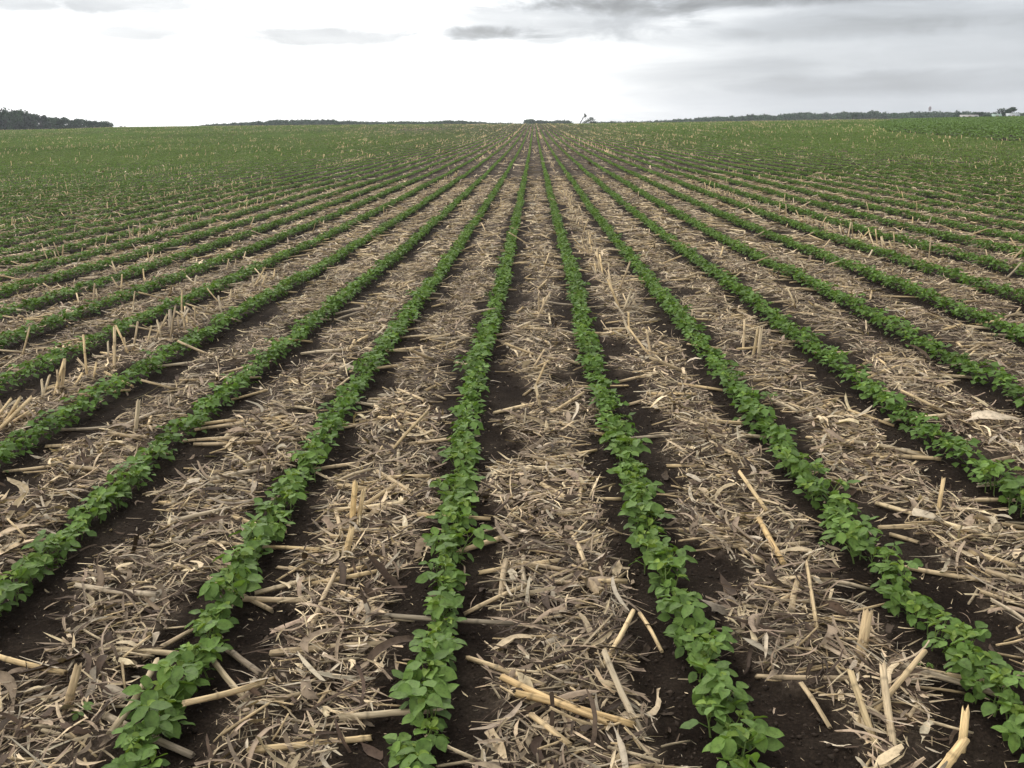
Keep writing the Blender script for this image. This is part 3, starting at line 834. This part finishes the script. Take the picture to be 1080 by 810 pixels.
# the leaning bare tree with a bushy clump, on the skyline
d0 = 420.
def sky_pt(az, el, d=d0): return np.array((math.sin(az) * d, math.cos(az) * d, EYE + el * d))
g0 = sky_pt(.0455, .0); g0[2] = float(H0(g0[:1], g0[1:2])[0])
root = link('dead_tree', None, None, g0)
a = np.zeros(3); b = sky_pt(.0528, .0095) - g0
g = Geo(); V, Q, T = tube([a - (0, 0, .5), b * .35 + (0.1, 0, 0), b * .75, b], [.24, .2, .16, .1], 7); g.add(V, Q, T, (.05, .042, .036))
V, Q, T = tube([b * .62, b * .78 + (-.9, 0, .5)], [.12, .05], 5); g.add(V, Q, T, (.05, .042, .036))
V, Q, T = tube([b * .8, b * .86 + (.9, 0, .1)], [.12, .05], 5); g.add(V, Q, T, (.05, .042, .036))
link('trunk', g.mesh('trunk', M_BARK), root)
r = np.random.default_rng(5); n = 90
A = leafquads(b[0] + r.normal(0, .35, n), b[1] + r.normal(0, .35, n), b[2] + r.normal(-.35, .5, n), r.uniform(.25, .55, n), np.tile((.03, .045, .02), (n, 1)), 1.0, r)
link('crown', mesh('crown', *A[:3], M_TREE, A[3]), root)
tag(root, 'leaning bare trunk with a small tuft on the skyline right of the middle', 'tree')
for az, el, w_, lab in [(.0583, .0078, 1.5, 'rounded bushy tree right against the leaning bare trunk'), (.0530, .0040, 2.2, 'low bush at the foot of the leaning bare trunk'), (.0628, .0035, 2.0, 'low bush right of the bushy skyline tree')]:
    tree('bushy_tree', az, 425, top_h(az, 425, el), lab, None, 3, w_)

# trees and farm buildings on the right rise
for az, el, d, k, w_, lab in [
    (.4462, .0126, 470, 3, 1.5, 'left half of the large twin crowned tree among the farm buildings'),
    (.4525, .0134, 475, 5, 1.5, 'tallest round tree among the farm buildings at right'),
    (.4285, .0096, 480, 0, 1.6, 'rounded tree between the two left farm buildings'),
    (.4245, .0088, 500, 1, 1.4, 'smaller tree just right of the long shed'),
    (.4345, .0078, 490, 3, 1.8, 'low dark tree left of the small green roofed house'),
    (.4085, .0107, 560, 1, .9, 'tree standing above the wood left of the long shed'),
    (.3163, .0098, 640, 4, 1.0, 'yellowish green tree in front of the long right wood'),
    (.4665, .0088, 520, 0, 1.2, 'tree behind the farm buildings at the right edge'),
    (.4790, .0092, 520, 1, 1.2, 'tree beyond the right edge of the farm')]:
    tree('broadleaf_tree', az, d, top_h(az, d, el), lab, None, k, w_)

def box(g, x0, x1, y0, y1, z0, z1, c):
    V = [(x0, y0, z0), (x1, y0, z0), (x1, y1, z0), (x0, y1, z0), (x0, y0, z1), (x1, y0, z1), (x1, y1, z1), (x0, y1, z1)]
    g.add(V, [(0, 3, 2, 1), (4, 5, 6, 7), (0, 1, 5, 4), (1, 2, 6, 5), (2, 3, 7, 6), (3, 0, 4, 7)], None, c)
def house(name, az, dist, w, dp, hw, hr, wallc, roofc, label, lift=0.0):
    x, y = math.sin(az) * dist, math.cos(az) * dist
    root = link(name, None, None, (x, y, float(H0(np.array([x]), np.array([y]))[0]) + lift)); root.rotation_euler[2] = -az + .15
    g = Geo(); box(g, -w / 2, w / 2, -dp / 2, dp / 2, -4.0, hw, wallc)
    g.add([(-w / 2, -dp / 2, hw), (-w / 2, dp / 2, hw), (-w / 2, 0, hw + hr - .05), (w / 2, -dp / 2, hw), (w / 2, dp / 2, hw), (w / 2, 0, hw + hr - .05)], None, [(0, 2, 1), (3, 4, 5)], wallc)
    link('wall', g.mesh('wall', M_WALL), root)
    g = Geo(); e = .4
    for s in (-1, 1):
        V = [(-w / 2 - e, s * (dp / 2 + e), hw - e * hr / dp * 2), (w / 2 + e, s * (dp / 2 + e), hw - e * hr / dp * 2), (w / 2 + e, 0, hw + hr), (-w / 2 - e, 0, hw + hr)]
        V = np.array(V); V2 = V + (0, 0, .18)
        g.add(np.vstack([V, V2]), [(0, 1, 2, 3), (7, 6, 5, 4), (0, 4, 5, 1), (2, 6, 7, 3), (0, 3, 7, 4), (1, 5, 6, 2)], None, roofc)
    link('roof', g.mesh('roof', M_WALL), root)
    g = Geo(); box(g, -.55, .55, -dp / 2 - .04, -dp / 2 + .05, .05, 2.1, (.16, .12, .1)); link('door', g.mesh('door', M_WALL), root)
    for xx in np.linspace(-w * .36, w * .36, 4):
        if abs(xx) < 1.2: continue
        g = Geo(); box(g, xx - .5, xx + .5, -dp / 2 - .05, -dp / 2 + .05, .9, 2.0, (.05, .06, .07)); link('window', g.mesh('window', M_WALL), root)
    tag(root, label, 'building')
def roof_top(az, dist, el): return top_h(az, dist, el)
house('farm_shed', .4185, 440, 6.2, 6, roof_top(.4185, 440, .0062) * .55, roof_top(.4185, 440, .0062) * .45, (.24, .22, .20), (.30, .28, .26), 'long pale grey shed at the left end of the farm on the rise')
house('farmhouse', .4415, 440, 2.9, 5, roof_top(.4415, 440, .0066) * .6, roof_top(.4415, 440, .0066) * .4, (.28, .29, .26), (.22, .30, .24), 'small pale green roofed house left of the tallest farm tree')
house('farm_barn', .4546, 440, 4.2, 6, roof_top(.4546, 440, .0072) * .5, roof_top(.4546, 440, .0072) * .5, (.26, .26, .25), (.33, .35, .35), 'pale barn in front of the tallest farm tree at right')

# water tower far beyond the right wood
az, d0 = .3844, 1900.
x, y = math.sin(az) * d0, math.cos(az) * d0; zb = float(H0(np.array([x]), np.array([y]))[0]); ht = EYE + .0146 * d0 - zb
root = link('water_tower', None, None, (x, y, zb))
g = Geo(); V, Q, T = tube([(0, 0, -1), (0, 0, 4), (0, 0, ht - 8)], [2.2, .9, .9], 12); g.add(V, Q, T, (.5, .5, .52)); link('column', g.mesh('column', M_WALL, True), root)
g = Geo(); zz = np.linspace(0, 1, 9); V, Q, T = tube([(0, 0, ht - 8.5 + 8.5 * t) for t in zz], 2.5 * np.sqrt(np.clip(1 - (zz * 2 - 1) ** 2, .06, 1)), 14); g.add(V, Q, T, (.22, .16, .16)); link('tank', g.mesh('tank', M_WALL, True), root)
tag(root, 'tiny water tower rising above the far wood at the right', 'water tower')

# ------------------------------------------------------------------ sky, sun, air
SUN_AZ, SUN_EL = -.28, math.radians(38)
w = bpy.data.worlds.new('World'); scene.world = w; w.use_nodes = True
nt = w.node_tree; nt.nodes.clear()
out = nt.nodes.new('ShaderNodeOutputWorld'); bg = nt.nodes.new('ShaderNodeBackground'); nt.links.new(bg.outputs[0], out.inputs[0])
sky = nt.nodes.new('ShaderNodeTexSky'); sky.sky_type = 'NISHITA'; sky.sun_disc = False
sky.sun_elevation = SUN_EL; sky.sun_rotation = SUN_AZ; sky.air_density = 1.0; sky.dust_density = 2.5
STR = .1; bg.inputs[1].default_value = STR
tc = nt.nodes.new('ShaderNodeTexCoord')
sep = nt.nodes.new('ShaderNodeSeparateXYZ'); nt.links.new(tc.outputs['Generated'], sep.inputs[0])
def math_(op, a, b=None, c=None):
    n = nt.nodes.new('ShaderNodeMath'); n.operation = op
    for i, v in enumerate((a, b, c)):
        if v is None: continue
        if isinstance(v, (int, float)): n.inputs[i].default_value = v
        else: nt.links.new(v, n.inputs[i])
    return n.outputs[0]
def mrange(v, a, b, c, d, sm=True):
    n = nt.nodes.new('ShaderNodeMapRange'); n.interpolation_type = 'SMOOTHSTEP' if sm else 'LINEAR'
    nt.links.new(v, n.inputs[0])
    for i, q in enumerate((a, b, c, d)): n.inputs[i + 1].default_value = q
    return n.outputs[0]
el = math_('ARCSINE', sep.outputs[2]); azn = math_('ARCTAN2', sep.outputs[0], sep.outputs[1])
def vec3(a, b, c=0.0):
    n = nt.nodes.new('ShaderNodeCombineXYZ')
    for i, v in enumerate((a, b, c)):
        if isinstance(v, (int, float)): n.inputs[i].default_value = v
        else: nt.links.new(v, n.inputs[i])
    return n.outputs[0]
def cloudnoise(sx, sy, seed, detail=6, rough=.55, dist=.3):
    n = nt.nodes.new('ShaderNodeTexNoise'); n.inputs['Scale'].default_value = 1; n.inputs['Detail'].default_value = detail
    n.inputs['Roughness'].default_value = rough; n.inputs['Distortion'].default_value = dist
    nt.links.new(vec3(math_('MULTIPLY', azn, sx), math_('MULTIPLY', el, sy), seed), n.inputs['Vector']); return n.outputs['Fac']
n1 = cloudnoise(5, 26, 1.7); n2 = cloudnoise(15, 46, 5.2, 7, .6, .5); n3 = cloudnoise(2.2, 40, 9.1, 4)
# thin bright cloud towards the sun, thicker grey cloud away from it
base = mrange(azn, -.10, .30, 1.34, .50)
base = math_('MULTIPLY', base, mrange(n1, .3, .72, 1.16, .78))
base = math_('MULTIPLY', base, mrange(n3, .35, .7, 1.04, .92))
def patch(az0, el0, wa, we, depth):
    da = math_('DIVIDE', math_('SUBTRACT', azn, az0), wa); de = math_('DIVIDE', math_('SUBTRACT', el, el0), we)
    q = math_('ADD', math_('MULTIPLY', da, da), math_('MULTIPLY', de, de))
    q = math_('ADD', q, math_('MULTIPLY', math_('SUBTRACT', n2, .5), 3.2))
    q = math_('ADD', q, math_('MULTIPLY', math_('SUBTRACT', n1, .5), 1.6))
    return mrange(q, 1.7, .1, 1.0, 1.0 - depth)
for args in [(.02, .101, .14, .023, .46), (.2, .119, .28, .010, .30), (-.05, .0885, .07, .007, .52), (-.2211, .0865, .11, .009, .56), (-.385, .0865, .06, .007, .52), (-.44, .111, .16, .010, .58),
             (.27, .089, .14, .012, .24), (.12, .116, .12, .012, .38), (.38, .036, .20, .011, .24), (.45, .07, .12, .02, .12), (.3, .118, .2, .01, .16)]:
    base = math_('MULTIPLY', base, patch(*args))
base = math_('MULTIPLY', base, mrange(el, .13, .5, 1.0, 1.22))
tint = nt.nodes.new('ShaderNodeMix'); tint.data_type = 'RGBA'
nt.links.new(mrange(base, .45, 1.05, 0, 1, False), tint.inputs[0]); tint.inputs[6].default_value = (.93, .985, 1.05, 1); tint.inputs[7].default_value = (1, 1, .985, 1)
cl = nt.nodes.new('ShaderNodeMix'); cl.data_type = 'RGBA'; cl.blend_type = 'MULTIPLY'; cl.inputs[0].default_value = 1
nt.links.new(tint.outputs[2], cl.inputs[6])
bc = math_('MULTIPLY', base, 1.0 / STR); nt.links.new(vec3(bc, bc, bc), cl.inputs[7])
mx = nt.nodes.new('ShaderNodeMix'); mx.data_type = 'RGBA'; mx.inputs[0].default_value = .94
nt.links.new(sky.outputs[0], mx.inputs[6]); nt.links.new(cl.outputs[2], mx.inputs[7]); nt.links.new(mx.outputs[2], bg.inputs[0])

sl = bpy.data.lights.new('sun', 'SUN'); sl.energy = .9; sl.angle = math.radians(14); sl.color = (1, .96, .9)
so = bpy.data.objects.new('sun', sl); COL.objects.link(so)
sd = Vector((math.sin(SUN_AZ) * math.cos(SUN_EL), math.cos(SUN_AZ) * math.cos(SUN_EL), math.sin(SUN_EL)))
so.rotation_euler = sd.to_track_quat('Z', 'Y').to_euler(); so.location = (0, 0, 60)

HAZE = True
if HAZE:
    g = Geo(); box(g, -3300, 3300, -60, 3300, -14, 75, (1, 1, 1))
    me = g.mesh('haze', None); m = bpy.data.materials.new('haze'); m.use_nodes = True; nn = m.node_tree; nn.nodes.clear()
    oo = nn.nodes.new('ShaderNodeOutputMaterial'); vv = nn.nodes.new('ShaderNodeVolumePrincipled'); nn.links.new(vv.outputs[0], oo.inputs['Volume'])
    vv.inputs['Color'].default_value = (.9, .94, 1, 1); vv.inputs['Density'].default_value = .0002
    me.materials.append(m); h = link('haze', me); tag(h, kind='stuff')

scene.view_settings.view_transform = 'Standard'; scene.view_settings.look = 'None'
scene.view_settings.exposure = .5; scene.view_settings.gamma = 1; scene.view_settings.use_curve_mapping = False
scene.cycles.max_bounces = 6; scene.cycles.diffuse_bounces = 3; scene.cycles.volume_bounces = 0; scene.cycles.transparent_max_bounces = 8
scene.cycles.use_denoising = True
